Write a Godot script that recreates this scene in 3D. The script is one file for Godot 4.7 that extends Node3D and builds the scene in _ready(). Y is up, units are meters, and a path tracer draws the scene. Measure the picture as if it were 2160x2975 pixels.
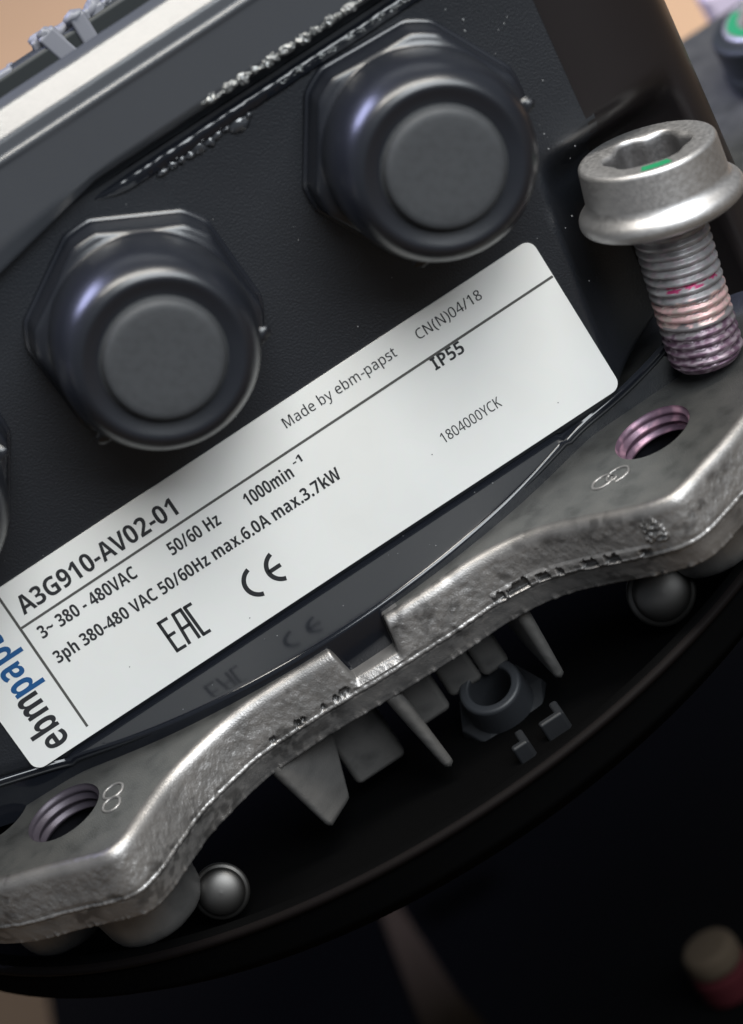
extends Node3D
# A close view of an electric fan motor: black terminal box with rating label, cast flange, plugs and a loose bolt.
# Shapes are written in millimetres and turned into metres by K.

const K := 0.001
const YF := -8.5                         # height of the flange's top face
const AXIS := Vector2(-11.0, -88.0)      # motor axis in plan (x, z)
var tilt := deg_to_rad(6.0)              # how far the box face leans back
var BOX := Transform3D(Basis(Vector3(1, 0, 0), -deg_to_rad(6.0)), Vector3.ZERO)
var M := {}
var rng := RandomNumberGenerator.new()
var n_a := FastNoiseLite.new()
var n_b := FastNoiseLite.new()

# ---------------------------------------------------------------- helpers
func tag(o: Node, label: String, category: String, group := "") -> Node:
	o.set_meta("label", label)
	o.set_meta("category", category)
	if group:
		o.set_meta("group", group)
	return o

func thing(called: String, at: Transform3D = Transform3D.IDENTITY) -> Node3D:
	var o := Node3D.new()
	o.name = called
	o.transform = at
	add_child(o, true)
	return o

func put(called: String, m: Mesh, mat: Material, parent: Node = null, at: Transform3D = Transform3D.IDENTITY) -> MeshInstance3D:
	var o := MeshInstance3D.new()
	o.name = called
	o.mesh = m
	o.material_override = mat
	o.transform = at
	(parent if parent else self).add_child(o, true)
	return o

func mm(x: float, y: float, z: float) -> Vector3:
	return Vector3(x, y, z) * K

func at_mm(x: float, y: float, z: float, b: Basis = Basis.IDENTITY) -> Transform3D:
	return Transform3D(b, Vector3(x, y, z) * K)

# A sheet through a grid of points (mm), smooth, optionally closed along columns; colours optional.
func sheet(st: Dictionary, rows: Array, wrap := false, colors: Array = [], flip := false) -> void:
	var nr := rows.size()
	var nc: int = rows[0].size()
	var base: int = st.v.size()
	for i in nr:
		for j in nc:
			var im := maxi(i - 1, 0)
			var ip := mini(i + 1, nr - 1)
			var jm := (j - 1 + nc) % nc if wrap else maxi(j - 1, 0)
			var jp := (j + 1) % nc if wrap else mini(j + 1, nc - 1)
			var du: Vector3 = rows[ip][j] - rows[im][j]
			var dv: Vector3 = rows[i][jp] - rows[i][jm]
			var n := dv.cross(du)
			if n.length() < 1e-12:
				var k := ip if i == 0 else im
				dv = rows[k][jp] - rows[k][jm]
				n = dv.cross(du)
			n = n.normalized()
			if flip:
				n = -n
			st.v.append(rows[i][j] * K)
			st.n.append(n)
			st.c.append(colors[i][j] if colors.size() else Color.WHITE)
	for i in nr - 1:
		for j in (nc if wrap else nc - 1):
			var a := base + i * nc + j
			var b := base + i * nc + (j + 1) % nc
			var c := base + (i + 1) * nc + j
			var d := base + (i + 1) * nc + (j + 1) % nc
			if flip:
				st.i.append_array([a, b, c, b, d, c])
			else:
				st.i.append_array([a, c, b, b, c, d])

func fresh() -> Dictionary:
	return {"v": PackedVector3Array(), "n": PackedVector3Array(), "c": PackedColorArray(), "i": PackedInt32Array()}

func done(st: Dictionary) -> ArrayMesh:
	var a := []
	a.resize(Mesh.ARRAY_MAX)
	a[Mesh.ARRAY_VERTEX] = st.v
	a[Mesh.ARRAY_NORMAL] = st.n
	a[Mesh.ARRAY_COLOR] = st.c
	a[Mesh.ARRAY_INDEX] = st.i
	var m := ArrayMesh.new()
	m.add_surface_from_arrays(Mesh.PRIMITIVE_TRIANGLES, a)
	return m

func flat_poly(st: Dictionary, poly: PackedVector2Array, y: float, c := Color.WHITE) -> void:   # plan polygon facing up
	var t := Geometry2D.triangulate_polygon(poly)
	var base: int = st.v.size()
	for p in poly:
		st.v.append(mm(p.x, y, p.y))
		st.n.append(Vector3.UP)
		st.c.append(c)
	for k in range(0, t.size(), 3):
		var a := poly[t[k]]
		var b := poly[t[k + 1]]
		var d := poly[t[k + 2]]
		var up := (b - a).cross(d - a) > 0.0
		if up:
			st.i.append_array([base + t[k], base + t[k + 1], base + t[k + 2]])
		else:
			st.i.append_array([base + t[k], base + t[k + 2], base + t[k + 1]])

# a body of revolution about y, profile of (radius, height) in mm from bottom axis outwards to top axis
func lathe(st: Dictionary, prof: Array, seg := 48, c := Color.WHITE, wob := 0.0) -> void:
	var rows := []
	var cols := []
	for p in prof:
		var r := PackedVector3Array()
		var cc := PackedColorArray()
		for j in seg:
			var th := TAU * j / seg
			var rr: float = p.x + (wob * n_a.get_noise_3d(cos(th) * 40, p.y * 6, sin(th) * 40) if wob else 0.0)
			r.append(Vector3(cos(th) * rr, p.y, sin(th) * rr))
			cc.append(c)
		rows.append(r)
		cols.append(cc)
	sheet(st, rows, true, cols)

func rounded(pts: Array, r: float, steps := 5) -> Array:    # fillet the inner corners of an open profile
	var out := [pts[0]]
	for k in range(1, pts.size() - 1):
		var p: Vector2 = pts[k]
		var a: Vector2 = (pts[k - 1] - p)
		var b: Vector2 = (pts[k + 1] - p)
		var d := minf(r, minf(a.length(), b.length()) * 0.48)
		var s := p + a.normalized() * d
		var e := p + b.normalized() * d
		for q in steps + 1:
			var t := float(q) / steps
			out.append(s.lerp(p, t).lerp(p.lerp(e, t), t))
	out.append(pts[-1])
	return out

# a box with rounded edges (mm), as a soft superellipsoid-like sheet
func block(st: Dictionary, size: Vector3, r: float, t: Transform3D = Transform3D.IDENTITY) -> void:
	var h := size * 0.5
	var r2 := minf(r, minf(h.x, minf(h.y, h.z)))
	var lat := [-90.0, -89.9, -67.5, -45.0, -22.5, 0.0, 0.01, 22.5, 45.0, 67.5, 89.9, 90.0]
	var rows := []
	for la in lat:
		var row := PackedVector3Array()
		for q in 4:
			for s in 5:
				var az: float = (q * 90.0 + s * 22.5)
				var dir := Vector3(cos(deg_to_rad(la)) * cos(deg_to_rad(az)), sin(deg_to_rad(la)), cos(deg_to_rad(la)) * sin(deg_to_rad(az)))
				var sx := 1.0 if q == 0 or q == 3 else -1.0
				var sz := 1.0 if q < 2 else -1.0
				var sy := -1.0 if la <= 0.0 else 1.0
				var cx := Vector3((h.x - r2) * sx, (h.y - r2) * sy, (h.z - r2) * sz)
				if absf(la) == 90.0:
					cx.x = 0.0
					cx.z = 0.0
				row.append(t * (cx + dir * r2))
		rows.append(row)
	sheet(st, rows, true)

func noise_tex(size: int, freq: float, oct: int, stops: Array, sd: int, kind := FastNoiseLite.TYPE_SIMPLEX_SMOOTH, as_normal := 0.0) -> NoiseTexture2D:
	var n := FastNoiseLite.new()
	n.noise_type = kind
	n.frequency = freq
	n.fractal_octaves = oct
	n.seed = sd
	var t := NoiseTexture2D.new()
	t.width = size
	t.height = size
	t.seamless = true
	t.noise = n
	if as_normal > 0.0:
		t.as_normal_map = true
		t.bump_strength = as_normal
	else:
		var g := Gradient.new()
		var off := PackedFloat32Array()
		var col := PackedColorArray()
		for s in stops:
			off.append(s[0])
			col.append(s[1])
		g.offsets = off
		g.colors = col
		t.color_ramp = g
	return t

func grey(v: float, warm := 0.0) -> Color:
	return Color(v * (1.0 + warm), v, v * (1.0 - warm)).linear_to_srgb()

func mat(c: Color, rough: float, metal := 0.0, spec := 0.5) -> StandardMaterial3D:
	var m := StandardMaterial3D.new()
	m.albedo_color = c.linear_to_srgb()
	m.roughness = rough
	m.metallic = metal
	m.metallic_specular = spec
	return m

func tri(m: StandardMaterial3D, tile_mm: float) -> StandardMaterial3D:
	m.uv1_triplanar = true
	m.uv1_scale = Vector3.ONE * (1000.0 / tile_mm)
	return m

# ---------------------------------------------------------------- materials
func materials() -> void:
	var cast_n := noise_tex(1024, 0.075, 4, [], 11, FastNoiseLite.TYPE_SIMPLEX_SMOOTH, 5.0)
	var cast_c := noise_tex(1024, 0.004, 6, [[0.0, grey(0.30)], [0.3, grey(0.42)], [0.5, grey(0.50, 0.006)], [0.7, grey(0.53, 0.012)], [1.0, grey(0.60, 0.02)]], 4)
	var cast_r := noise_tex(512, 0.02, 4, [[0.0, grey(0.30)], [1.0, grey(0.85)]], 9)
	var paint_n := noise_tex(512, 0.06, 3, [], 21, FastNoiseLite.TYPE_SIMPLEX_SMOOTH, 3.0)
	var soft_n := noise_tex(512, 0.02, 3, [], 23, FastNoiseLite.TYPE_SIMPLEX_SMOOTH, 1.2)

	var al := mat(Color(0.58, 0.565, 0.56), 0.62, 0.74, 0.5)
	al.albedo_texture = cast_c
	al.roughness_texture = null
	al.normal_enabled = true
	al.normal_texture = cast_n
	al.normal_scale = 0.34
	al.vertex_color_use_as_albedo = true
	al.roughness = 0.40
	M.cast = tri(al, 24.0)
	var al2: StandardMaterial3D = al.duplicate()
	al2.albedo_color = Color(0.38, 0.37, 0.36).linear_to_srgb()  # darker copy of the cast metal: shade below the flange in its colour
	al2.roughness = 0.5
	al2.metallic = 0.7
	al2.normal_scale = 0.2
	M.cast_shaded = al2

	var zinc := mat(Color(0.50, 0.49, 0.49), 0.34, 0.9)
	zinc.vertex_color_use_as_albedo = true
	zinc.roughness = 0.62
	zinc.roughness_texture = cast_r
	zinc.normal_scale = 0.5
	zinc.normal_enabled = true
	zinc.normal_texture = soft_n
	zinc.normal_scale = 0.35
	M.zinc = tri(zinc, 9.0)

	var thread := mat(Color(0.95, 0.95, 0.95), 0.42, 0.45)
	thread.vertex_color_use_as_albedo = true
	thread.normal_enabled = true
	thread.normal_texture = cast_n
	thread.normal_scale = 0.4
	M.thread = tri(thread, 8.0)

	var paint := mat(Color(0.0105, 0.0122, 0.0162), 0.42, 0.0, 0.55)
	paint.normal_enabled = true
	paint.normal_texture = paint_n
	paint.normal_scale = 0.4
	M.paint = tri(paint, 14.0)
	var gloss := mat(Color(0.0085, 0.0098, 0.0135), 0.12, 0.0, 0.55)
	gloss.normal_enabled = true
	gloss.normal_texture = soft_n
	gloss.normal_scale = 0.06
	M.gloss = tri(gloss, 30.0)
	var lidm: StandardMaterial3D = paint.duplicate()
	lidm.albedo_color = Color(0.052, 0.056, 0.064).linear_to_srgb()  # lightened from the box paint: soft reflection on the lid put into the colour
	lidm.roughness = 0.24
	lidm.normal_scale = 0.12
	M.lid = lidm
	M.pillar = tri(mat(Color(0.0125, 0.0105, 0.011), 0.38, 0.0, 0.36), 30.0)
	var cap := mat(Color(0.0105, 0.012, 0.0165), 0.29, 0.0, 0.6)
	cap.normal_enabled = true
	cap.normal_texture = paint_n
	cap.normal_scale = 0.16
	M.cap = tri(cap, 10.0)
	var disc := mat(Color(0.037, 0.040, 0.045), 0.62, 0.0, 0.5)
	disc.normal_enabled = true
	disc.normal_texture = paint_n
	disc.normal_scale = 0.5
	disc.albedo_texture = noise_tex(512, 0.012, 5, [[0.0, grey(0.75)], [0.45, grey(0.92)], [1.0, grey(1.0)]], 51)
	M.disc = tri(disc, 9.0)
	M.bead = mat(Color(0.22, 0.225, 0.225), 0.25, 0.5)
	M.drip = mat(Color(0.035, 0.037, 0.042), 0.15, 0.0, 0.9)

	var lab := mat(Color(0.80, 0.80, 0.78), 0.3, 0.0, 0.45)
	lab.albedo_texture = noise_tex(512, 0.006, 4, [[0.0, grey(0.95, 0.01)], [1.0, grey(1.0)]], 31)
	M.label = tri(lab, 60.0)
	M.ink = mat(Color(0.022, 0.023, 0.026), 0.5)
	M.rule = mat(Color(0.085, 0.083, 0.078), 0.5)
	M.blue = mat(Color(0.012, 0.085, 0.24), 0.5)

	M.hub = mat(Color(0.0021, 0.0021, 0.0022), 0.8, 0.0, 0.06)
	M.rim = mat(Color(0.0045, 0.0036, 0.0036), 0.55, 0.0, 0.14)
	M.plastic = mat(Color(0.022, 0.024, 0.028), 0.5, 0.0, 0.5)
	M.socket = mat(Color(0.010, 0.011, 0.013), 0.55, 0.0, 0.4)
	M.gasket = mat(Color(0.006, 0.007, 0.009), 0.5, 0.0, 0.35)
	M.green = mat(Color(0.012, 0.20, 0.085), 0.5)
	M.steel = mat(Color(0.13, 0.125, 0.12), 0.46, 1.0)
	M.rubber = mat(Color(0.010, 0.013, 0.014), 0.55)
	M.lilac = mat(Color(0.55, 0.48, 0.62), 0.6)
	M.cream = mat(Color(0.05, 0.038, 0.027), 0.8, 0.0, 0.2)
	M.red = mat(Color(0.034, 0.006, 0.008), 0.8, 0.0, 0.2)
	M.pale = mat(Color(0.10, 0.10, 0.12), 0.6)
	M.grit = mat(Color(0.16, 0.165, 0.19), 0.5)
	M.dust = mat(Color(0.19, 0.195, 0.2), 0.8)
	M.bench = mat(Color(0.050, 0.035, 0.020), 0.8, 0.0, 0.2)
	var card := mat(Color(1, 1, 1), 0.85, 0.0, 0.2)
	card.albedo_texture = noise_tex(512, 0.004, 4, [[0.0, Color(0.50, 0.32, 0.18).linear_to_srgb()], [1.0, Color(0.66, 0.43, 0.25).linear_to_srgb()]], 41)
	M.card = tri(card, 700.0)

# ---------------------------------------------------------------- the cast flange
func outline() -> PackedVector2Array:
	var key := [[-86, -8], [-78, 3], [-73, 9.5], [-68, 14.3], [-61.5, 18.4], [-56, 22.3], [-52.6, 24.1], [-49.5, 23.1], [-45.8, 19.8], [-41, 15.7], [-35.4, 12.9], [-30, 11.2], [-22, 10.9], [-15, 11.4], [-10.5, 11.8], [-5, 12.1], [1, 12.2], [7, 12.0], [13, 13.2], [17, 15.3], [21.5, 18.9], [26, 22.9], [30, 26.0], [33.2, 27.3], [36, 26.6], [39.5, 24.8], [44.5, 22.2], [50, 18.5], [57, 13], [65, 5], [73, -5], [82, -18], [89, -30], [96, -46], [101, -62], [104, -80], [104, -100]]
	var cv := Curve2D.new()
	for k in key.size():
		var a := Vector2(key[maxi(k - 1, 0)][0], key[maxi(k - 1, 0)][1])
		var b := Vector2(key[mini(k + 1, key.size() - 1)][0], key[mini(k + 1, key.size() - 1)][1])
		var p := Vector2(key[k][0], key[k][1])
		var t := (b - a).normalized()
		var la := p.distance_to(a) * 0.33
		var lb := p.distance_to(b) * 0.33
		cv.add_point(p, -t * la, t * lb)
	cv.bake_interval = 0.05
	var pts := PackedVector2Array()
	var L := cv.get_baked_length()
	var s := 0.0
	while s < L:
		var p := cv.sample_baked(s, true)
		pts.append(p)
		s += 0.22 if p.x < 54.0 else 1.2
	return pts

func step01(a: float, b: float, x: float) -> float:
	return smoothstep(a, b, x)

func notch(x: float) -> float:           # 1 inside the notch between the two tabs
	return step01(-14.9, -13.9, x) * (1.0 - step01(-7.3, -6.3, x))

func torn(x: float) -> float:
	return step01(7.0, 9.0, x) * (1.0 - step01(26.0, 28.0, x))

func inner_z(x: float, r: float) -> float:
	return AXIS.y + sqrt(maxf(r * r - (x - AXIS.x) * (x - AXIS.x), 1.0))

func flange() -> void:
	var root := thing("motor_flange", at_mm(-11, YF - 21, -10))
	var off := Transform3D(Basis.IDENTITY, -root.position)
	tag(root, "grey cast aluminium motor flange with wavy front edge, notch and threaded holes", "motor flange")
	var st := fresh()
	var pts := outline()
	var n := pts.size()
	var prof := [[-1.6, 0.0, 0.0], [-1.45, 0.0, 0.0], [-1.15, -0.06, 0.0], [-0.8, -0.22, 0.0], [-0.5, -0.47, 0.0], [-0.25, -0.8, 0.0], [-0.08, -1.2, 0.0], [0.0, -1.6, 0.0]]
	for k in range(1, 22):
		var t := k / 22.0
		prof.append([0.75 * t, lerpf(-1.6, -6.2, t), 1.0])
	prof.append_array([[0.78, -6.35, 1.0], [0.86, -6.5, 0.8], [0.95, -6.62, 0.6], [1.0, -6.8, 0.5], [0.95, -6.98, 0.5], [0.8, -7.1, 0.4], [0.7, -7.25, 0.4]])
	for k in range(1, 10):
		var t := k / 10.0
		prof.append([lerpf(0.65, 0.25, t), lerpf(-7.3, -9.9, t), 0.6])
	prof.append_array([[0.15, -10.1, 0.3], [0.2, -10.3, 1.2], [0.0, -10.55, 0.5], [-0.5, -10.75, 0.0], [-1.5, -10.85, 0.0], [-4.0, -10.9, 0.0], [-30.0, -10.9, 0.0]])
	var rows := []
	var cols := []
	for p in prof:
		var row := PackedVector3Array()
		var cc := PackedColorArray()
		for j in n:
			var a := pts[maxi(j - 2, 0)]
			var b := pts[mini(j + 2, n - 1)]
			var t := (b - a).normalized()
			var o := Vector2(-t.y, t.x)              # outwards, towards the viewer
			var x := pts[j].x
			var y: float = p[1]
			var d: float = p[0]
			var nf := notch(x)
			if y > -6.2:
				y = lerpf(y, -5.0 + y * 0.19, nf)
			var v := Vector3(x, y, pts[j].y)
			var w: float = p[2]
			var rough_d := 0.0
			if w > 0.0:
				rough_d = 0.10 * n_a.get_noise_3d(x * 9, y * 9, v.z * 9) + 0.05 * n_b.get_noise_3d(x * 30, y * 30, v.z * 30)
				rough_d *= w
			if y < -6.25 and y > -7.2:               # ragged parting line
				rough_d += 0.11 * n_b.get_noise_2d(x * 6, 5.0) + 0.10 * n_a.get_noise_2d(x * 30, y * 10) - 0.12
			if y < -10.0 and y > -10.6:
				rough_d += 0.35 * maxf(0.0, n_b.get_noise_2d(x * 14, 40.0))
			var pit_tone := 1.0
			var pit := 0.0
			if y < -5.2 and y > -6.75 and torn(x) > 0.0:        # torn strip above the parting line
				var edge := -5.75 + 0.5 * n_a.get_noise_2d(x * 6.0, 70.0) - 0.35 * n_b.get_noise_2d(x * 22.0, 20.0)
				if y < edge and n_a.get_noise_2d(x * 4.2, 31.0) > -0.08:
					pit = 0.55 * torn(x)
				elif y < edge + 0.7:
					rough_d += 0.18
			for q in [[-27.6, -6.0, 0.45], [-23.6, -6.0, 0.55], [-22.9, -6.1, 0.4], [-17.6, -5.9, 0.4], [-16.4, -5.8, 0.55], [-15.8, -5.6, 0.35], [-19.5, -6.1, 0.35]]:
				var dd := Vector2((x - q[0]) + 0.25 * n_b.get_noise_2d(x * 20, y * 20), y - q[1] + 0.25 * n_a.get_noise_2d(x * 30, y * 30)).length()
				if dd < q[2]:
					pit = maxf(pit, 0.5)
			if pit > 0.0:
				rough_d -= pit
				pit_tone = 0.42                          # torn places and pits are drawn darker
			if x > 27.6 and x < 31.5 and y < -1.8 and y > -5.6:       # rough scab on the wall of the right lug
				var e := Vector2((x - 29.4) / 1.5, (y + 3.6) / 2.0).length() + 0.5 * n_a.get_noise_2d(x * 8, y * 8)
				if e < 0.85:
					rough_d += 0.3 + 0.5 * n_b.get_noise_2d(x * 26, y * 26)
			d += rough_d
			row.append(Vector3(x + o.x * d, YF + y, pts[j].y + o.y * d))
			var shade_grime := lerpf(0.46, 1.0, smoothstep(-1.5, -0.3, p[0])) if y > -0.9 else 1.0  # top face painted darker for its dim reflection; random grime follows
			shade_grime *= 1.0 - 0.5 * smoothstep(0.0, 0.4, n_a.get_noise_3d(x * 1.6, y * 2.2, 90.0)) * smoothstep(-0.2, 0.2, n_b.get_noise_3d(x * 8, y * 8, 10.0))
			cc.append(Color(pit_tone, pit_tone, pit_tone) * shade_grime)
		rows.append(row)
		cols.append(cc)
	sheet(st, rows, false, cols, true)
	# top face: plan polygons left and right of the notch, cut at each hole; the notch floor as a sheet
	var holes := [Vector2(-65.8, -2.8), Vector2(-56.3, 7.5), Vector2(37.0, 9.1), Vector2(94.0, -69.0)]
	var cuts := [-90.0, -65.8, -56.3, -17.0]
	var cuts2 := [-4.0, 37.0, 110.0]
	for cs in [cuts, cuts2]:
		for k in cs.size() - 1:
			var poly := PackedVector2Array()
			for j in n:
				var a := pts[maxi(j - 2, 0)]
				var b := pts[mini(j + 2, n - 1)]
				var t := (b - a).normalized()
				var p := pts[j] + Vector2(-t.y, t.x) * -1.6
				if p.x >= cs[k] and p.x <= cs[k + 1]:
					poly.append(p)
			if poly.size() < 3:
				continue
			var x1 := minf(cs[k + 1], 71.0)
			var x0 := maxf(minf(cs[k], 70.0), -85.0)
			poly[0] = Vector2(cs[k], poly[0].y) if cs[k] > -89.0 else poly[0]
			if cs[k + 1] < 105.0:
				poly[poly.size() - 1] = Vector2(cs[k + 1], poly[poly.size() - 1].y)
				poly.append(Vector2(cs[k + 1], inner_z(x1, 82.0)))
			else:
				poly.append(Vector2(70.0, -100.0))
			for q in range(1, 12):
				var x := lerpf(x1, x0, q / 12.0)
				if cs[k + 1] < 105.0 and cs[k] < 70.0:
					poly.append(Vector2(x, inner_z(x, 82.0)))
			poly.append(Vector2(cs[k], inner_z(x0, 82.0)))
			var parts: Array = [poly]
			for h in holes:
				var circ := PackedVector2Array()
				for q in 72:
					circ.append(h + Vector2(cos(TAU * q / 72.0), sin(TAU * q / 72.0)) * 5.55)
				var next := []
				for pp in parts:
					next.append_array(Geometry2D.clip_polygons(pp, circ))
				parts = next
			for pp in parts:
				flat_poly(st, pp, YF, Color(0.46, 0.48, 0.475))  # flat top carries the same painted dimming
	var nrows := []
	for q in 14:
		var row := PackedVector3Array()
		var x := -17.0
		while x <= -3.99:
			var zf := 0.0
			for j in n - 1:
				if pts[j].x <= x and pts[j + 1].x >= x:
					zf = lerpf(pts[j].y, pts[j + 1].y, (x - pts[j].x) / maxf(pts[j + 1].x - pts[j].x, 0.001))
					break
			row.append(Vector3(x, YF - 5.0 * notch(x), lerpf(zf - 1.6, inner_z(x, 82.0), q / 13.0)))
			x += 0.2
		nrows.append(row)
	sheet(st, nrows, false, [], false)
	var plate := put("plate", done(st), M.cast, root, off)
	# threaded holes
	var hk := 0
	for h in holes:
		var ht := fresh()
		var hr := []
		var hc := []
		for q in 90:
			var y := -q * 0.15
			var row := PackedVector3Array()
			var cc := PackedColorArray()
			for j in 72:
				var th := TAU * j / 72.0
				var ph := fposmod(y / 1.5 + th / TAU, 1.0)
				var saw := absf(ph - 0.5) * 2.0
				var r := 4.75 + 0.55 * saw
				if y > -1.2:
					r = lerpf(5.55, r, smoothstep(0.0, -1.2, y))
				row.append(Vector3(h.x + cos(th) * r, YF + y, h.y + sin(th) * r))
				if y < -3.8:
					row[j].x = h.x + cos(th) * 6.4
					row[j].z = h.y + sin(th) * 6.4
				var wn := n_a.get_noise_3d(cos(th) * 30 + hk * 40, y * 8, sin(th) * 30)
				var base := Color(0.20, 0.19, 0.20)
				if hk == 2:
					base = Color(0.15, 0.095, 0.135).lerp(Color(0.38, 0.22, 0.29), clampf(wn * 2.6 - 0.05, 0, 1))
				elif hk == 1:
					base = Color(0.075, 0.065, 0.08)
				cc.append(base if y > -3.7 else Color(0.015, 0.015, 0.018))  # near-black below the thread paints the dark depth of the hole
			hr.append(row)
			hc.append(cc)
		sheet(ht, hr, true, hc, true)
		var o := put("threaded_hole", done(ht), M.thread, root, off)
		if hk == 2:
			o.set_meta("label", "threaded hole stained pink and violet with thread locker")
		# boss that carries the hole
		var bt := fresh()
		var prof2 := rounded([Vector2(0.001, 0.0), Vector2(7.0, 0.0), Vector2(8.3, 10.2)], 2.6, 6)
		lathe(bt, prof2, 56, Color.WHITE, 0.18)
		put("boss", done(bt), M.cast_shaded, root, off * at_mm(h.x + (2.4 if hk == 1 else 0.0), YF - 21.0, h.y + (1.0 if hk == 1 else 0.0)))
		hk += 1
	# cast marks
	var mk := fresh()
	for s in [[-1.25, 1.0, 1.25], [1.25, 1.25, 1.0]]:
		ring(mk, Vector3(-49.4 + s[0] * 0.35, YF + 0.02, 11.7 - s[0] * 1.15), 1.5 * (1.0 if s[0] > 0 else 0.88), 1.5, 0.24, 0.0, TAU)
	put("cast_figure", done(mk), M.cast, root, off).set_meta("label", "raised figure 8 cast beside the left threaded hole")
	var mk2 := fresh()
	ring(mk2, Vector3(27.6, YF + 0.02, 13.2), 1.5, 1.3, 0.22, 0.3, TAU)
	ring(mk2, Vector3(29.6, YF + 0.02, 13.8), 1.9, 1.5, 0.22, -1.9, 1.9)
	ring(mk2, Vector3(28.9, YF + 0.02, 13.6), 0.7, 0.8, 0.2, 0.4, 4.6)
	put("cast_figure", done(mk2), M.cast, root, off).set_meta("label", "blurred raised mark cast beside the right threaded hole")
	# fins hanging below
	fin(root, off, Vector3(-30.4, -18.5, 11.0), Vector3(-28.2, -31.2, 10.6), Vector3(-20.5, -18.5, 4.0), Vector3(-24.6, -31.0, 7.6), 1.7)
	fin(root, off, Vector3(-11.2, -18.5, 11.9), Vector3(-9.9, -33.2, 11.8), Vector3(-11.4, -18.5, -4.0), Vector3(-10.6, -30.0, 2.0), 2.1)
	fin(root, off, Vector3(9.6, -18.5, 11.4), Vector3(9.25, -31.5, 11.0), Vector3(7.4, -18.5, -4.0), Vector3(8.2, -29.0, 2.0), 1.9)
	# ribs of the housing seen behind the fins
	for b in [[-18.2, -25.0, 0.5, 8.0, 15.0, 6.0], [-8.3, -23.5, 0.5, 5.6, 13.5, 6.0], [-2.2, -23.2, -0.2, 5.2, 12.6, 6.0], [2.6, -23.0, 0.4, 4.2, 12.6, 6.0], [-25.0, -22.6, -1.5, 5.0, 11.0, 6.0]]:
		var bt := fresh()
		block(bt, Vector3(b[3], b[4], b[5]), 0.9)
		put("rib", done(bt), M.cast_shaded, root, off * at_mm(b[0], b[1], b[2]))

func ring(st: Dictionary, c: Vector3, rx: float, rz: float, r: float, a0: float, a1: float) -> void:
	var rows := []
	for i in 40:
		var th := lerpf(a0, a1, i / 39.0)
		var row := PackedVector3Array()
		for j in 8:
			var ph := TAU * j / 8.0
			row.append(c + Vector3(cos(th) * (rx + r * cos(ph)), r * sin(ph) * 0.8, sin(th) * (rz + r * cos(ph))) + Vector3(0.05, 0, 0.05) * n_b.get_noise_1d(th * 40))
		rows.append(row)
	sheet(st, rows, true)

func fin(root: Node3D, off: Transform3D, a: Vector3, b: Vector3, c: Vector3, d: Vector3, w: float) -> void:
	# a web from the front edge a-b to the back edge c-d with rounded edges
	var st := fresh()
	var rows := []
	for i in 25:
		var t := i / 24.0
		var f := a.lerp(b, t)
		var k := c.lerp(d, t)
		var dir := (k - f)
		dir.y = 0.0
		dir = dir.normalized()
		var s := Vector3(-dir.z, 0, dir.x) * (w * 0.5 * lerpf(1.15, 0.72, t))
		var r := s.length()
		var endr := 1.0 if t < 0.94 else sqrt(maxf(0.02, 1.0 - pow((t - 0.94) / 0.0605, 2.0)))
		s *= endr
		var row := PackedVector3Array()
		for q in 9:
			var an := PI * q / 8.0
			row.append(f + s * cos(an) - dir * (sin(an) * r * endr - r) + Vector3(0, 0, 0.07) * n_a.get_noise_2d(f.y * 12, an * 9))
		for q in 9:
			var an := PI * q / 8.0
			row.append(k - s * cos(an) + dir * sin(an) * r * endr)
		rows.append(row)
	sheet(st, rows, true)
	put("fin", done(st), M.cast_shaded, root, off)

# ---------------------------------------------------------------- the black terminal box
func face_low(x: float) -> float:        # lower edge of the flat face, box frame
	if x > 27.0:
		return -5.6 + 3.4 * pow(clampf((x - 30.0) / 17.0, 0, 1.3), 1.8)
	if x < -52.0:
		return -5.6 + 3.2 * clampf((-52.0 - x) / 10.0, 0, 1.6)
	return -5.2

func right_edge(y: float) -> float:
	return 49.9 + 0.118 * y

func pocket(p: Vector3) -> Vector3:      # hollow in the box that leaves room for the bolt head
	var dx := p.x - 50.6 - 0.2 * p.y
	if absf(dx) >= 13.4:
		return p
	var zc := 3.6 - sqrt(13.4 * 13.4 - dx * dx)
	return Vector3(p.x, p.y, lerpf(p.z, minf(p.z, zc), 1.0 - smoothstep(22.0, 29.0, p.y)))

func lip(x: float) -> float:
	return AXIS.y + sqrt(97.2 * 97.2 - (x + 11.0) * (x + 11.0))

func foot_edge(x: float) -> Vector2:     # (height, z) of the foot's front edge
	var l := lip(x)
	var z := 0.5 * (l + sqrt(l * l + 0.8))
	return Vector2(face_low(x) - 0.35 - 0.19 * z, z)

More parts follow.
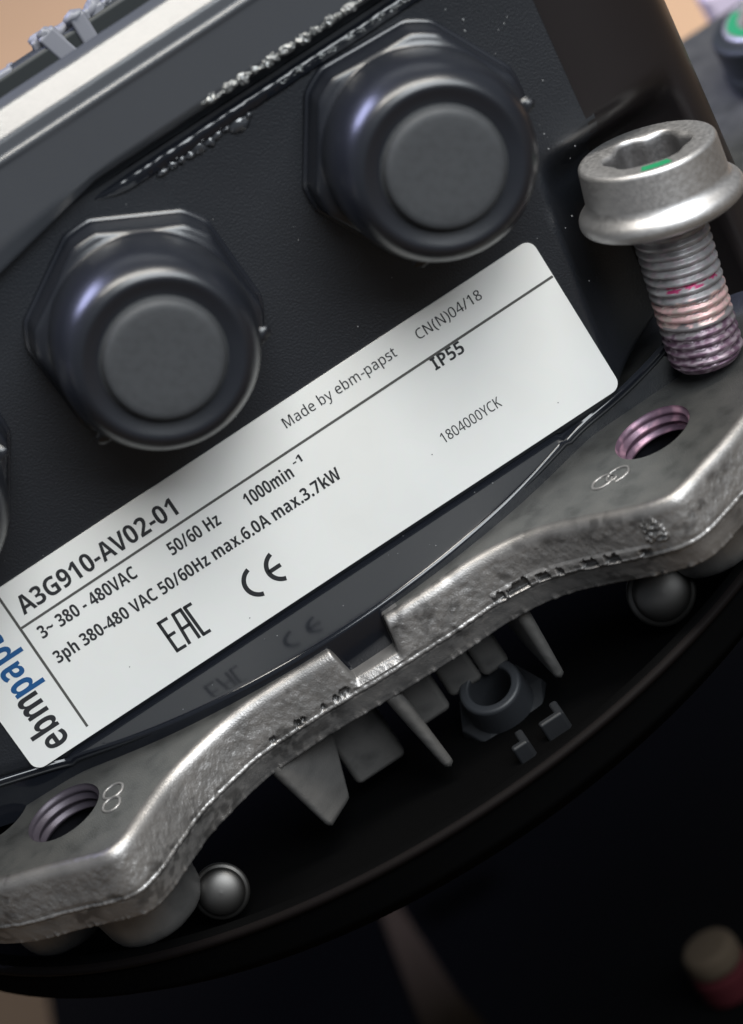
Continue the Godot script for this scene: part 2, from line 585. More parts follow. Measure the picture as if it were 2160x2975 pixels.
func terminal_box() -> void:
	var root := thing("terminal_box", BOX)
	tag(root, "black painted terminal box with ribbed lid and glossy rounded corner", "terminal box")
	# flat face
	var st := fresh()
	var rows := []
	for i in 90:
		var t := i / 89.0
		var row := PackedVector3Array()
		for j in 161:
			var u := j / 160.0
			var y0 := -5.0
			var xr := right_edge(lerpf(-5.0, 57.5, t))
			var x := lerpf(-96.0, xr, u)
			var lo := face_low(x)
			var y := lerpf(lo, 57.6, t)
			var z := 0.05 * n_a.get_noise_2d(x * 0.6, y * 0.6)
			if t < 0.012:
				z -= 0.25
			row.append(pocket(Vector3(x, y, z)))
		rows.append(row)
	# round the bottom edge back
	var back := PackedVector3Array()
	var back2 := PackedVector3Array()
	for p in rows[0]:
		back.append(p + Vector3(0, -0.4, -0.9))
		back2.append(p + Vector3(0, -0.5, -26.0))
	rows.push_front(back)
	rows.push_front(back2)
	sheet(st, rows)
	put("front_panel", done(st), M.paint, root)
	# rounded corner and side
	var sc := fresh()
	var cr := []
	for i in 60:
		var y := lerpf(-5.0, 74.0, i / 59.0)
		var row := PackedVector3Array()
		for q in 4:
			row.append(pocket(Vector3(right_edge(y) - 1.5 + 0.5 * q, y, 0.0)) + Vector3(0, 0, 0.06 if q < 3 else 0.0))
		for q in range(1, 21):
			var an := PI / 2 * q / 20.0
			row.append(pocket(Vector3(right_edge(y) + 17.4 * sin(an), y, -17.4 * (1.0 - cos(an)))))
		for q in range(1, 5):
			row.append(Vector3(right_edge(y) + 17.4 - 0.3 * q, y, -17.4 - 12.0 * q))
		cr.append(row)
	sheet(sc, cr)
	put("rounded_corner", done(sc), M.pillar, root)
	# glossy foot that slopes out to the motor's round rim
	var sf := fresh()
	var fr := []
	for i in 18:
		var row := PackedVector3Array()
		for j in 200:
			var x := lerpf(-70.0, 47.0, j / 199.0)
			var y: float
			var z: float
			var a := Vector2(face_low(x) + 0.0, -0.05)
			var e := foot_edge(x)
			var lr := 0.12 + 0.43 * smoothstep(0.0, 6.0, e.y)
			if i < 12:
				var t := i / 11.0
				y = lerpf(a.x, e.x, t)
				z = lerpf(a.y, e.y, t)
			else:
				var an := PI / 2 * (i - 11) / 4.0
				if i < 16:
					y = e.x - lr * (1.0 - cos(an)) - 0.12 * sin(an)
					z = e.y + lr * sin(an)
				else:
					y = e.x - (2.2 if i == 16 else 7.5)
					z = e.y + lr - 0.05 - (0.0 if i == 16 else 0.6)
			row.append(BOX.affine_inverse() * Vector3(x, y, z))
		fr.append(row)
	sheet(sf, fr, false, [], true)
	put("foot", done(sf), M.gloss, root)
	# thin raised bead along the foot's edge
	var sg := fresh()
	var gr := []
	for j in 160:
		var x := lerpf(-69.0, 46.5, j / 159.0)
		var fe := foot_edge(x)
		var c := Vector3(x, fe.x - 0.75, fe.y + 0.25)
		var row := PackedVector3Array()
		for q in 10:
			var an := TAU * q / 10.0
			row.append(BOX.affine_inverse() * (c + Vector3(0, 0.24 * cos(an), 0.24 * sin(an))))
		gr.append(row)
	sheet(sg, gr, true)
	put("gasket", done(sg), M.gasket, root)
	# lid: a profile drawn along x
	var lid := fresh()
	var lp := rounded([Vector2(55.5, -0.6), Vector2(57.0, -1.8), Vector2(58.8, -1.8), Vector2(59.1, 2.4), Vector2(60.2, 3.4), Vector2(67.4, 3.9), Vector2(67.8, 4.1), Vector2(68.3, 4.1), Vector2(68.6, 3.7), Vector2(70.2, 3.5), Vector2(73.2, 0.6), Vector2(73.8, -0.5), Vector2(74.0, -1.4), Vector2(73.0, -3.0), Vector2(58.0, -6.5), Vector2(54.0, -30.0)], 0.45, 5)
	var lr := []
	for p in lp:
		var row := PackedVector3Array()
		for j in 140:
			var x := lerpf(-60.0, 55.0, j / 139.0)
			var yy: float = p.x
			if x < -6.0 and p.x < 61.0:
				yy -= minf((-6.0 - x) * 0.21, 7.0) * clampf((61.0 - p.x) / 2.0, 0.0, 1.0)
			row.append(Vector3(x, yy + 0.05 * n_a.get_noise_2d(x * 0.8, p.x * 3), p.y + 0.06 * n_a.get_noise_2d(x, p.y * 3 + 50)))
		lr.append(row)
	sheet(lid, lr)
	put("lid", done(lid), M.lid, root)
	# narrow ledge under the gap
	var ld := fresh()
	var dr := []
	for p in rounded([Vector2(54.9, -0.2), Vector2(55.1, 0.55), Vector2(56.2, 0.75), Vector2(57.0, 0.3), Vector2(57.5, -2.5)], 0.4, 4):
		var row := PackedVector3Array()
		for j in 160:
			var x := lerpf(-12.0, 54.0, j / 159.0)
			var tp := smoothstep(-12.0, -2.0, x)
			row.append(Vector3(x, lerpf(56.9, p.x, tp) + 0.09 * n_a.get_noise_1d(x * 3), lerpf(-0.4, p.y, tp) + 0.08 * n_b.get_noise_2d(x * 8, p.x * 3)))
		dr.append(row)
	sheet(ld, dr)
	put("seam", done(ld), M.gloss, root)
	# solder-like bead on the lid and glue drips on the seam
	rng.seed = 5
	var bd := fresh()
	ribbon(bd, 10.4, 54.0, 59.95, 3.2, 0.85, 0.5, 3.0)
	put("bright_bead", done(bd), M.bead, root).set_meta("label", "bright lumpy bead along the lower edge of the lid")
	var dd := fresh()
	for q in [[1.6, 54.7, 0.9, 0.5], [3.2, 54.8, 0.8, 0.6], [4.5, 54.7, 0.7, 0.55], [5.8, 54.6, 0.8, 0.6], [7.2, 54.7, 1.0, 0.8], [8.8, 54.6, 0.8, 0.7], [10.0, 54.8, 0.9, 0.6], [11.4, 54.9, 0.7, 0.5], [13.2, 54.4, 1.5, 1.0], [14.9, 54.8, 0.6, 0.5], [8.0, 55.4, 0.5, 0.3], [4.0, 55.3, 0.5, 0.3], [10.8, 55.4, 0.4, 0.3]]:
		blob(dd, Vector3(q[0], q[1], 0.1), Vector3(q[2], q[3], 0.5), q[0] * 3)
	put("glue_drip", done(dd), M.drip, root)
	var d3 := fresh()
	ribbon(d3, 20.0, 47.0, 56.1, 0.55, 0.5, 0.35, 17.0)
	put("bright_bead", done(d3), M.bead, root)
	# dust
	var du := fresh()
	for k in 40:
		var px := rng.randf_range(-58.0, 52.0)
		var py := rng.randf_range(-1.0, 55.0)
		var s := rng.randf_range(0.04, 0.11)
		blob(du, Vector3(px, py, 0.06), Vector3(s, s, s * 0.5), k * 2.0)
	for k in 46:
		var s := rng.randf_range(0.04, 0.13)
		blob(du, Vector3(rng.randf_range(37.0, 50.0), rng.randf_range(18.0, 54.0), 0.06), Vector3(s, s * rng.randf_range(0.4, 1.6), s * 0.5), k * 2.0)
	for k in 12:
		var px := rng.randf_range(-40.0, 20.0)
		var t := rng.randf()
		var s := rng.randf_range(0.04, 0.1)
		blob(du, BOX.affine_inverse() * Vector3(px, lerpf(-5.2, foot_edge(px).x, t) + 0.02, lerpf(0.0, foot_edge(px).y, t)), Vector3(s, s, s), k * 2.0)
	put("dust", done(du), M.dust, root).set_meta("kind", "stuff")

func ribbon(st: Dictionary, x0: float, x1: float, y: float, z: float, w: float, h: float, sd: float) -> void:
	# an uneven squeezed-out bead: a low ridge whose width and height break up along its length
	var rows := []
	var x := x0
	while x <= x1:
		var row := PackedVector3Array()
		var open := smoothstep(-0.25, 0.1, n_b.get_noise_2d(x * 9.0, sd)) * smoothstep(x0, x0 + 2.0, x)
		var ww := w * (0.45 + 0.55 * open) * (0.9 + 0.5 * n_a.get_noise_2d(x * 12.0, sd + 9.0))
		for j in 11:
			var t := j / 5.0 - 1.0
			var bump := sqrt(maxf(1.0 - t * t, 0.0))
			var k := 0.35 + 0.65 * open + 0.9 * n_b.get_noise_2d(x * 26.0, sd + t * 18.0)
			row.append(Vector3(x + 0.25 * n_a.get_noise_2d(x * 20, t * 30 + sd), y + t * ww + 0.25 * n_a.get_noise_2d(x * 10.0, sd + 40.0), z - 0.25 + (h * bump * maxf(k, 0.08)) + 0.2 * bump))
		rows.append(row)
		x += 0.12
	sheet(st, rows, false, [], true)

func blob(st: Dictionary, c: Vector3, r: Vector3, sd: float, jag := 0.55) -> void:
	var rows := []
	for i in 7:
		var la := lerpf(-PI / 2, PI / 2, i / 6.0)
		var row := PackedVector3Array()
		for j in 9:
			var az := TAU * j / 9.0
			var d := Vector3(cos(la) * cos(az), sin(la), cos(la) * sin(az))
			var k := 1.0 + jag * n_b.get_noise_3d(d.x * 22 + sd * 13, d.y * 22, d.z * 22)
			row.append(c + Vector3(d.x * r.x, d.y * r.y, d.z * r.z) * k)
		rows.append(row)
	sheet(st, rows, true)

# ---------------------------------------------------------------- plugs
func plug(turn_deg: float) -> Node3D:
	var root := thing("gland_plug")
	var prof := [[0.0, 14.5, 1.0], [0.7, 14.5, 1.0], [0.9, 14.4, 1.0], [1.0, 14.15, 1.0], [1.1, 14.0, 1.0], [1.5, 13.9, 1.0], [5.2, 13.6, 1.0], [5.8, 13.75, 1.0], [6.2, 13.4, 1.0], [6.4, 13.3, 0.6], [6.5, 13.2, 0.0], [7.0, 13.05, 0.0], [8.6, 13.15, 0.0], [10.5, 13.15, 0.0], [12.6, 13.15, 0.0], [14.0, 13.12, 0.0]]
	for k in range(1, 15):
		var an := PI / 2 * k / 14.0
		prof.append([14.0 + 6.6 * sin(an), 10.2 + 2.9 * cos(an), 0.0])
	prof.append_array([[20.5, 9.8, 0.0], [20.35, 9.3, 0.0], [20.2, 8.7, 0.0], [20.1, 8.2, 0.0]])
	var st := fresh()
	var rows := []
	for p in prof:
		var row := PackedVector3Array()
		for j in 144:
			var th := TAU * j / 144.0
			var r: float = p[1]
			if p[2] > 0.0:
				var loc := fposmod(th - deg_to_rad(turn_deg) + PI / 6, PI / 3) - PI / 6
				var hr := minf(p[1] / cos(loc), p[1] * 1.085)
				r = lerpf(p[1], hr, p[2])
			r += 0.03 * n_a.get_noise_3d(cos(th) * 30, sin(th) * 30, p[0] * 6)
			row.append(Vector3(cos(th) * r, sin(th) * r, p[0]))
		rows.append(row)
	sheet(st, rows, true)
	put("body", done(st), M.cap, root)
	var sd := fresh()
	rows = []
	for p in [[20.05, 8.22], [19.95, 8.1], [20.0, 7.95], [20.9, 7.8], [21.3, 7.7], [21.55, 7.5], [21.7, 7.2], [21.8, 6.6], [21.8, 5.0], [21.78, 2.5], [21.77, 0.01]]:
		var row := PackedVector3Array()
		for j in 96:
			var th := TAU * j / 96.0
			row.append(Vector3(cos(th) * p[1], sin(th) * p[1], p[0] + 0.02 * n_a.get_noise_2d(cos(th) * p[1] * 3, sin(th) * p[1] * 3)))
		rows.append(row)
	sheet(sd, rows, true)
	put("end_face", done(sd), M.disc, root)
	for a in [turn_deg + 208.0, turn_deg + 262.0, turn_deg + 327.0]:
		var sf := fresh()
		blob(sf, Vector3(cos(deg_to_rad(a)) * 13.5, sin(deg_to_rad(a)) * 13.3, 11.6), Vector3(1.5, 1.0, 0.45).rotated(Vector3(0, 0, 1), 0.0), a)
		put("moulding_flash", done(sf), M.cap, root)
	return root

# ---------------------------------------------------------------- rating label
func rect_poly(x0: float, y0: float, x1: float, y1: float, r: float) -> PackedVector2Array:
	var o := PackedVector2Array()
	for k in 4:
		var cx := x1 - r if k == 0 or k == 3 else x0 + r
		var cy := y1 - r if k < 2 else y0 + r
		for q in 9:
			var an := PI / 2 * (k + q / 8.0)
			o.append(Vector2(cx + cos(an) * r, cy + sin(an) * r))
	return o

func slab(poly: PackedVector2Array, z0: float, z1: float) -> ArrayMesh:
	var st := fresh()
	var t := Geometry2D.triangulate_polygon(poly)
	for p in poly:
		st.v.append(mm(p.x, p.y, z1))
		st.n.append(Vector3(0, 0, 1))
		st.c.append(Color.WHITE)
	for k in range(0, t.size(), 3):
		var a := poly[t[k]]
		if (poly[t[k + 1]] - a).cross(poly[t[k + 2]] - a) < 0.0:
			st.i.append_array([t[k], t[k + 1], t[k + 2]])
		else:
			st.i.append_array([t[k], t[k + 2], t[k + 1]])
	var n := poly.size()
	for k in n:
		var a := poly[k]
		var b := poly[(k + 1) % n]
		var nn := Vector2(b.y - a.y, a.x - b.x).normalized()
		if Geometry2D.is_point_in_polygon((a + b) * 0.5 + nn * 0.001, poly):
			nn = -nn
		var base: int = st.v.size()
		for v in [Vector3(a.x, a.y, z0), Vector3(b.x, b.y, z0), Vector3(b.x, b.y, z1), Vector3(a.x, a.y, z1)]:
			st.v.append(v * K)
			st.n.append(Vector3(nn.x, nn.y, 0))
			st.c.append(Color.WHITE)
		st.i.append_array([base, base + 2, base + 1, base, base + 3, base + 2])
	return done(st)

func font(bold: bool) -> Font:
	var f := SystemFont.new()
	f.font_names = PackedStringArray(["Droid Sans"])
	f.font_weight = 700 if bold else 400
	if bold:
		return f
	var v := FontVariation.new()
	v.base_font = f
	return v

func text(root: Node, s: String, x: float, y: float, length: float, cap_h: float, bold: bool, m: Material, turn := 0.0) -> void:
	var t := TextMesh.new()
	t.font = font(bold)
	t.font_size = 64
	t.pixel_size = 0.001
	t.depth = 0.002
	t.curve_step = 1.0
	t.horizontal_alignment = HORIZONTAL_ALIGNMENT_LEFT
	t.text = "H"
	var hb := t.get_aabb()
	t.text = s
	var b := t.get_aabb()
	var sx := length * K / b.size.x
	var sy := cap_h * K / hb.size.y
	var bs := Basis(Vector3(0, 0, 1), turn) * Basis.from_scale(Vector3(sx, sy, 0.012))
	var org := mm(x, y, 0.17) - bs * Vector3(b.position.x, hb.position.y, 0.0)
	put("lettering", t, m, root, Transform3D(bs, org))

func arc_poly(cx: float, cy: float, r0: float, r1: float, a0: float, a1: float) -> PackedVector2Array:
	var o := PackedVector2Array()
	for q in 25:
		var a := deg_to_rad(lerpf(a0, a1, q / 24.0))
		o.append(Vector2(cx + cos(a) * r1, cy + sin(a) * r1))
	for q in 25:
		var a := deg_to_rad(lerpf(a1, a0, q / 24.0))
		o.append(Vector2(cx + cos(a) * r0, cy + sin(a) * r0))
	return o

func bar(root: Node, called: String, m: Material, a: Vector2, b: Vector2, w: float) -> void:
	var d := (b - a).normalized().orthogonal() * w * 0.5
	put(called, slab(PackedVector2Array([a + d, b + d, b - d, a - d]), 0.14, 0.172), m, root)

func label() -> void:
	var root := thing("rating_label", BOX)
	root.position = BOX * mm(0, 0, 0.1)
	tag(root, "white self-adhesive rating label with black printed data below the black plugs", "label")
	put("sheet", slab(rect_poly(-56.9, -4.6, 37.4, 19.9, 1.5), -0.1, 0.15), M.label, root)
	bar(root, "printed_line", M.rule, Vector2(-47.3, 13.55), Vector2(37.3, 13.85), 0.36)
	bar(root, "printed_line", M.rule, Vector2(-47.4, 19.8), Vector2(-47.75, -3.2), 0.36)
	text(root, "A3G910-AV02-01", -46.0, 14.85, 24.6, 2.62, true, M.ink)
	text(root, "3~ 380 - 480VAC", -45.8, 10.6, 15.2, 1.85, true, M.ink)
	text(root, "50/60 Hz", -25.3, 10.4, 7.85, 1.85, true, M.ink)
	text(root, "1000min", -13.3, 10.3, 7.4, 1.85, true, M.ink)
	text(root, "-1", -5.2, 11.5, 1.35, 1.1, true, M.ink)
	text(root, "3ph 380-480 VAC 50/60Hz max.6.0A max.3.7kW", -46.0, 6.5, 45.3, 1.8, true, M.ink)
	text(root, "Made by ebm-papst", -3.3, 16.5, 17.6, 1.5, false, M.ink)
	text(root, "CN(N)04/18", 17.8, 16.65, 10.1, 1.5, false, M.ink)
	text(root, "IP55", 17.5, 11.8, 4.7, 1.8, true, M.ink)
	text(root, "1804000YCK", 13.2, 2.55, 9.3, 1.5, false, M.ink)
	text(root, "ebm", -50.6, -3.3, 8.5, 4.05, true, M.ink, PI / 2)
	text(root, "papst", -50.2, 5.5, 11.4, 4.05, true, M.blue, PI / 2)
	# conformity marks
	put("printed_mark", slab(arc_poly(-17.55, 0.85, 1.78, 2.42, 90 + 14, 270 - 14), 0.14, 0.172), M.ink, root)
	put("printed_mark", slab(arc_poly(-13.9, 0.95, 1.78, 2.42, 90 + 14, 270 - 14), 0.14, 0.172), M.ink, root)
	bar(root, "printed_mark", M.ink, Vector2(-16.0, 0.95), Vector2(-14.05, 0.95), 0.6)
	var ea := [[-32.0, -1.4, -32.0, 3.7], [-32.2, 3.5, -30.6, 3.45], [-32.2, 1.2, -30.8, 1.2], [-32.2, -1.2, -30.6, -1.25], [-30.1, -1.4, -29.75, 3.6], [-28.55, -1.45, -28.55, 3.6], [-29.85, 3.45, -28.4, 3.42], [-29.9, 1.0, -28.5, 1.0], [-27.85, -1.5, -27.95, 3.5], [-28.05, 3.35, -26.85, 3.3], [-27.95, -1.32, -26.75, -1.36]]
	for e in ea:
		bar(root, "printed_mark", M.ink, Vector2(e[0], e[1]), Vector2(e[2], e[3]), 0.46)
	# a few specks of dirt
	for s in [[-38.5, 0.6], [11.0, 2.2], [29.0, -1.5], [-21.5, -3.0]]:
		var sp := fresh()
		blob(sp, Vector3(s[0], s[1], 0.17), Vector3(0.09, 0.06, 0.04), s[0])
		put("dirt_speck", done(sp), M.ink, root)

# ---------------------------------------------------------------- flange bolt
func torx(th: float) -> float:
	return 5.5 + 0.5 * cos(6.0 * th)

func bolt(called: String, at: Transform3D, stained: bool) -> Node3D:
	var root := thing(called, at)
	# head with socket
	var st := fresh()
	var rows := []
	var prof := rounded([Vector2(4.9, 16.6), Vector2(9.9, 16.6), Vector2(11.3, 17.5), Vector2(11.25, 18.9), Vector2(9.75, 20.3), Vector2(9.4, 25.5), Vector2(9.0, 25.9), Vector2(6.75, 25.9)], 0.75, 5)
	for p in prof:
		var row := PackedVector3Array()
		for j in 120:
			var th := TAU * j / 120.0
			row.append(Vector3(cos(th) * p.x, p.y, sin(th) * p.x))
		rows.append(row)
	for q in [[0.35, 25.82], [0.7, 25.6], [1.0, 25.1], [1.0, 24.0], [1.0, 22.8], [1.0, 19.4], [0.97, 19.0], [0.5, 18.6], [0.01, 18.4]]:
		var row := PackedVector3Array()
		for j in 120:
			var th := TAU * j / 120.0
			var r: float = lerpf(6.5, torx(th), q[0]) if q[1] > 19.2 else torx(th) * q[0]
			row.append(Vector3(cos(th) * r, q[1], sin(th) * r))
		rows.append(row)
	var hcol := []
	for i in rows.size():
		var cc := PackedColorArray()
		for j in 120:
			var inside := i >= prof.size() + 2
			cc.append(Color(0.42, 0.42, 0.43) if inside else Color.WHITE)     # shade of the deep socket painted into its colour
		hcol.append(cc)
	sheet(st, rows, true, hcol)
	put("head", done(st), M.zinc, root)
	# thread
	var t := fresh()
	rows = []
	var cols := []
	for i in 276:
		var y := i * 0.08 - 5.4
		var yb := y + 5.4
		var row := PackedVector3Array()
		var cc := PackedColorArray()
		for j in 72:
			var th := TAU * j / 72.0
			var ph := fposmod(y / 1.3 - th / TAU, 1.0)
			var saw := minf(absf(ph - 0.5) * 2.6, 1.0)
			var wn := n_a.get_noise_3d(cos(th) * 26, y * 9, sin(th) * 26)
			var wf := n_b.get_noise_3d(cos(th) * 60, y * 20, sin(th) * 60)
			var gum := clampf(wf * 2.0 + 0.4, 0.0, 1.0) if stained and yb < 10.5 else 0.0      # dried locker fills the roots here and there
			var r := 4.62 + 0.55 * maxf(saw, 0.55 * gum) + 0.03 * wf
			if yb < 1.2:
				r = minf(r, 4.1 + yb * 0.8)
			if i == 0:
				r = 0.01
			row.append(Vector3(cos(th) * r, y, sin(th) * r))
			var c := Color(0.40, 0.39, 0.40) * (0.8 + 0.5 * wn)
			if stained:
				if yb < 6.2 + wn * 1.4:
					c = Color(0.13, 0.075, 0.115).lerp(Color(0.30, 0.24, 0.28), clampf(0.4 + wf * 2.2, 0, 1))
				elif yb < 7.2 + wn * 1.4:
					c = Color(0.24, 0.22, 0.23)
				elif yb < 10.6 + wn * 1.8:
					c = Color(0.70, 0.44, 0.44).lerp(Color(0.50, 0.40, 0.37), clampf(0.3 + wf * 2.5, 0, 1)) if saw > 0.3 - gum * 0.6 else Color(0.30, 0.25, 0.26)
				elif yb < 13.4 and yb > 12.2 and wn > -0.08 and th > 0.5 and th < 2.1:
					c = Color(0.40, 0.04, 0.14) if saw < 0.9 and wf > -0.2 else c
				elif wf > 0.25:
					c = Color(0.34, 0.29, 0.31)
			cc.append(c)
		rows.append(row)
		cols.append(cc)
	sheet(t, rows, true, cols)
	put("thread", done(t), M.thread, root)
	# green paint mark across the rim
	var g := fresh()
	rows = []
	for q in 6:
		var row := PackedVector3Array()
		for j in 14:
			var th := deg_to_rad(lerpf(70.0 if stained else 20.0, 99.0 if stained else 230.0, j / 13.0) + 2.0 * n_b.get_noise_1d(q * 30))
			var r := lerpf(6.75, 8.5, q / 5.0) + 0.15 * n_b.get_noise_1d(j * 19)
			row.append(Vector3(cos(th) * r, 25.93, sin(th) * r))
		rows.append(row)
	sheet(g, rows, false, [], true)
	put("paint_mark", done(g), M.green, root)
	return root

func dome_screw(at: Transform3D) -> Node3D:
	var root := thing("dome_screw", at)
	var st := fresh()
	var prof := [Vector2(1.6, -14.0), Vector2(1.6, -0.9), Vector2(4.2, -0.9), Vector2(4.35, -0.6), Vector2(4.3, -0.3), Vector2(4.0, -0.05), Vector2(3.7, 0.05)]
	for k in 9:
		var an := PI / 2 * k / 8.0
		prof.append(Vector2(maxf(3.6 * cos(an), 0.01), 0.2 + 1.5 * sin(an)))
	lathe(st, prof, 40)
	put("head", done(st), M.steel, root)
	return root

# ---------------------------------------------------------------- scene
func _ready() -> void:
	n_a.seed = 3
	n_a.frequency = 0.06
	n_a.fractal_octaves = 3
	n_b.seed = 8
	n_b.frequency = 0.06
	n_b.fractal_octaves = 2
	# camera
	var cam := Camera3D.new()
	cam.name = "camera"
	var at := CameraAttributesPhysical.new()
	at.frustum_focal_length = 80.69
	at.frustum_focus_distance = 0.462
	at.frustum_near = 0.02
	at.frustum_far = 8.0
	at.exposure_aperture = 9.5
	cam.attributes = at
	var e := deg_to_rad(26.0)
	var basis0 := Basis(Vector3(1, 0, 0), -e)
	var back := basis0.z
	var cb := basis0 * Basis(Vector3(0, 0, 1), -deg_to_rad(33.33))
	cam.transform = Transform3D(cb, back * 0.462)
	add_child(cam)
	cam.fov = rad_to_deg(2.0 * atan(1134.0 / 7625.0))
	cam.near = 0.02
	cam.far = 8.0
	cam.current = true
	# surroundings, lamps of the workshop and an added front fill
	var we := WorldEnvironment.new()
	we.name = "environment"
	var env := Environment.new()
	env.background_mode = Environment.BG_COLOR
	env.background_color = Color(0.11, 0.12, 0.135).linear_to_srgb()
	env.tonemap_mode = Environment.TONE_MAPPER_LINEAR
	env.tonemap_exposure = 1.08
	env.sdfgi_enabled = true
	env.ssao_enabled = true
	env.ssil_enabled = true
	we.environment = env
	add_child(we)
	area("ceiling_light", cb * Vector3(-0.22, 0.78, 0.58), cb.x, 1.1, Vector2(1.1, 0.2), 1.65, Color(1.0, 0.98, 0.94))
	area("window_light", cb * Vector3(-0.80, 0.55, -0.12), cb.y, 1.2, Vector2(0.45, 0.6), 1.2, Color(0.78, 0.80, 1.0))
	area("front_fill_light", cb * Vector3(0.14, 0.44, 0.88), cb.x, 1.5, Vector2(1.1, 0.8), 2.5, Color(0.96, 0.985, 1.0))  # added soft fill from the front, stands for no particular lamp

	materials()
	# the setting
	var fl := PlaneMesh.new()
	fl.size = Vector2(6.0, 6.0)
	var g := put("ground", fl, M.bench, null, Transform3D(Basis.IDENTITY, Vector3(0, -0.206, -0.5)))
	g.set_meta("kind", "structure")
	var cs := fresh()
	block(cs, Vector3(1500, 4, 1200), 1.0)
	tag(put("cardboard_sheet", done(cs), M.card, null, at_mm(40, -202, -1010)), "brown cardboard sheet lying on the bench behind the motor", "cardboard")

	terminal_box()
	flange()
	fan_hub()
	label()
	# plugs
	var texts := ["upper right black plastic plug beside the bolt", "middle black plastic plug above the left half of the label", "black plastic plug cut off by the left edge of the picture"]
	var c := [Vector3(31.2, 40.2, 0.0), Vector3(-11.1, 39.5, 0.0), Vector3(-49.0, 40.0, 0.0)]
	for k in 3:
		var p := plug([26.7, 2.0, 26.7][k])
		p.transform = BOX * at_mm(c[k].x, c[k].y, c[k].z)
		tag(p, texts[k], "plug", "black plugs on the terminal box")
	# bolts
	var right := cb.x
	var up := cb.y
	var dir := (right * -0.30 + up * 0.87 + cb.z * 0.39).normalized()
	var xx := right.slide(dir).normalized()
	var bb := Basis(xx, dir, xx.cross(dir))
	var b1 := bolt("flange_bolt", Transform3D(bb, mm(50.2, YF + 6.5, 3.0)), true)
	tag(b1, "loose silver flange bolt with pink thread locker standing on the right flange lug", "bolt", "flange bolts")
	var b2 := bolt("flange_bolt", at_mm(94.0, YF - 16.8, -69.0), false)
	tag(b2, "out of focus green marked bolt with black collar behind the box corner", "bolt", "flange bolts")
	var wt := fresh()
	lathe(wt, rounded([Vector2(5.4, 0.0), Vector2(11.9, 0.0), Vector2(12.4, 1.0), Vector2(12.2, 2.6), Vector2(11.7, 3.2), Vector2(11.7, 8.2), Vector2(9.6, 8.4)], 0.9, 4), 56)
	var col := put("rubber_collar", done(wt), M.rubber, null, at_mm(94.0, YF, -69.0))
	tag(col, "black rubber collar under the green marked bolt", "collar")
	# screws under the flange
	var sb := Basis(Vector3(1, 0, 0), deg_to_rad(66.0))
	var s1 := dome_screw(Transform3D(sb.scaled(Vector3.ONE * 0.9), mm(-45.2, -30.2, 10.5)))
	tag(s1, "shiny dome headed screw under the left flange lug", "screw", "dome screws under the flange")
	var s2 := dome_screw(Transform3D(sb.scaled(Vector3.ONE * 1.1), mm(26.8, -28.6, 11.0)))
	tag(s2, "dim dome headed screw under the right flange lug", "screw", "dome screws under the flange")
	grit()
	# blurred things around
	var pl := fresh()
	block(pl, Vector3(10, 16, 6), 1.5)
	tag(put("plastic_piece", done(pl), M.lilac, null, at_mm(98.0, -20.0, -122.0)), "out of focus pale lilac piece behind the green marked bolt", "plastic piece")
	var rd := thing("red_plug", at_mm(6.6, -129.8, -45.0))
	tag(rd, "out of focus red plug with cream top at the lower right", "plug")
	var r1 := fresh()
	lathe(r1, rounded([Vector2(0.01, 0), Vector2(5.0, 0), Vector2(5.0, 5.5), Vector2(0.01, 5.6)], 1.0, 4), 36)
	put("body", done(r1), M.red, rd)
	var r2 := fresh()
	lathe(r2, rounded([Vector2(0.01, 5.62), Vector2(4.8, 5.62), Vector2(4.6, 10.0), Vector2(0.01, 10.2)], 1.5, 4), 36)
	put("top", done(r2), M.cream, rd)

func area(called: String, dir: Vector3, along: Vector3, dist: float, size: Vector2, energy: float, c: Color) -> void:
	var l := AreaLight3D.new()
	l.name = called
	l.area_size = size
	l.light_energy = energy
	l.light_color = c
	l.shadow_enabled = true
	var d := dir.normalized()
	l.transform = Transform3D(Basis.looking_at(-d, d.cross(along)), d * dist)
	add_child(l)

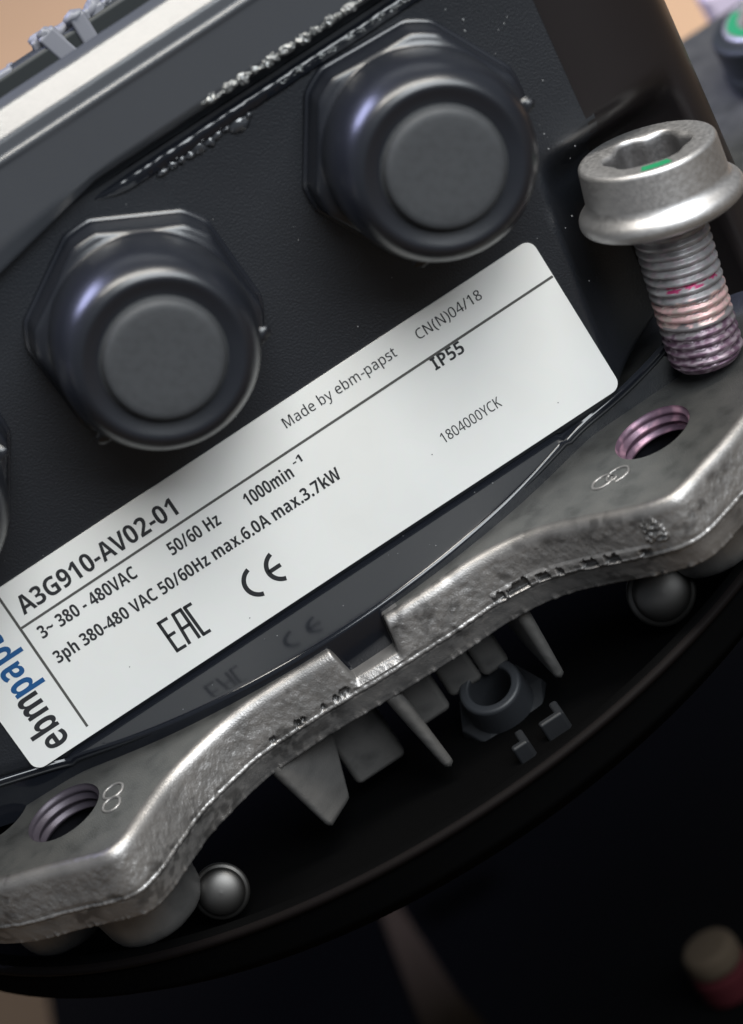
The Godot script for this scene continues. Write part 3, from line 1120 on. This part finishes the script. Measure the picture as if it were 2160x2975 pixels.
func fan_hub() -> void:
	var root := thing("fan_hub", at_mm(-9, -36, -53))
	tag(root, "black plastic fan hub and blades in the dark below the flange", "fan")
	var st := fresh()
	lathe(st, rounded([Vector2(0.01, -3.0), Vector2(80.0, -3.0), Vector2(84.6, 1.0), Vector2(84.8, 6.6), Vector2(84.2, 7.4), Vector2(82.6, 7.4), Vector2(82.0, 6.6), Vector2(81.4, 0.6), Vector2(0.01, 0.0)], 0.8, 4), 160)
	put("hub", done(st), M.hub, root)
	var rt := fresh()
	lathe(rt, [Vector2(84.6, 6.0), Vector2(85.3, 6.2), Vector2(85.5, 6.7), Vector2(85.3, 7.2), Vector2(84.6, 7.4)], 160)
	put("rim", done(rt), M.rim, root)
	# blades
	var BLADES := [[[-99.0, -250.0], [-104.0, -170.0], [-112.0, -60.0], [-44.5, -40.0], [-41.5, -95.0], [-38.0, -145.0], [-36.0, -240.0]], [[-34.0, -240.0], [-36.5, -145.0], [-33.5, -90.0], [-27.0, -40.0], [110.0, 10.0], [140.0, -240.0]]]
	for b in BLADES:
		var p := PackedVector2Array()
		for q in b:
			p.append(Vector2(q[0], q[1]))
		var bt := fresh()
		flat_poly(bt, p, -130.0)
		flat_poly(bt, p, -132.0)
		var n := p.size()
		for k in n:
			var a := p[k]
			var c := p[(k + 1) % n]
			sheet(bt, [PackedVector3Array([Vector3(a.x, -130, a.y), Vector3(c.x, -130, c.y)]), PackedVector3Array([Vector3(a.x, -132, a.y), Vector3(c.x, -132, c.y)])])
		put("blade", done(bt), M.hub, root, Transform3D(Basis.IDENTITY, -root.position))
	# ring socket on a faceted base, and clips on the hub
	var tb := fresh()
	lathe(tb, rounded([Vector2(3.0, -8.0), Vector2(3.0, 5.0), Vector2(3.2, 5.4), Vector2(4.2, 5.4), Vector2(4.5, 5.0), Vector2(4.8, -1.0)], 0.3, 3), 48)
	var tbs := Basis(Vector3(1, 0, 0), deg_to_rad(24.0))
	put("ring_socket", done(tb), M.plastic, root, Transform3D(tbs, mm(0.4, -34.2, 3.0) - root.position))
	var fb := fresh()
	for k in 8:
		var a0 := TAU * k / 8.0
		var a1 := TAU * (k + 1) / 8.0
		var fr := []
		for q in [[3.2, 0.4], [6.2, 0.2], [6.6, -0.3], [7.4, -6.0]]:
			var row := PackedVector3Array()
			for u in 5:
				var p: Vector2 = Vector2(cos(a0), sin(a0)).lerp(Vector2(cos(a1), sin(a1)), u / 4.0) * float(q[0])
				row.append(Vector3(p.x, q[1], p.y))
			fr.append(row)
		sheet(fb, fr, false, [], true)
	put("socket_base", done(fb), M.socket, root, Transform3D(tbs, mm(0.4, -34.2, 3.0) - root.position))
	for q in [[4.8, -35.6, 15.6, 3.6], [-0.6, -35.8, 16.6, 2.4]]:
		var cb2 := fresh()
		block(cb2, Vector3(q[3], 6.0, 1.2), 0.4)
		block(cb2, Vector3(1.2, 6.0, 4.0), 0.4, Transform3D(Basis.IDENTITY, Vector3(q[3] * 0.5 - 0.4, -0.2, -1.6)))
		put("clip", done(cb2), M.socket, root, at_mm(q[0], q[1], q[2]) * Transform3D(Basis.IDENTITY, -root.position))
	# pale balance clip at the rim
	var bl := fresh()
	block(bl, Vector3(15.0, 1.6, 6.0), 0.7)
	put("balance_clip", done(bl), M.pale, root, Transform3D(Basis(Vector3.UP, -0.1), mm(-30.0, -118.0, -120.0) - root.position))

func grit() -> void:
	var root := thing("terminal_strip", BOX * at_mm(0, 60, -42))
	tag(root, "out of focus strip of pale metal teeth behind the lid at the top left", "terminal strip")
	var b := fresh()
	block(b, Vector3(60, 14, 4), 0.8)
	put("base_bar", done(b), M.rubber, root, at_mm(6, 2.0, 0))
	rng.seed = 12
	for q in [[-9.5, 69.4], [-7.4, 68.6], [-3.0, 70.2], [-0.6, 70.7], [1.3, 69.6], [3.5, 70.5], [5.8, 70.1], [8.5, 69.8], [11.5, 69.9], [14.2, 70.3], [17.0, 69.6]]:
		var st := fresh()
		block(st, Vector3(rng.randf_range(1.6, 3.4), 6.0, 2.0), 0.5, Transform3D(Basis(Vector3(0, 0, 1), rng.randf_range(-0.3, 0.3)), Vector3.ZERO))
		blob(st, Vector3(rng.randf_range(-0.8, 0.8), 2.6, 0.0), Vector3(rng.randf_range(1.0, 1.7), 1.0, 1.2), q[0])
		put("tooth", done(st), M.grit, root, at_mm(q[0], q[1] - 63.0, rng.randf_range(-2, 2)))
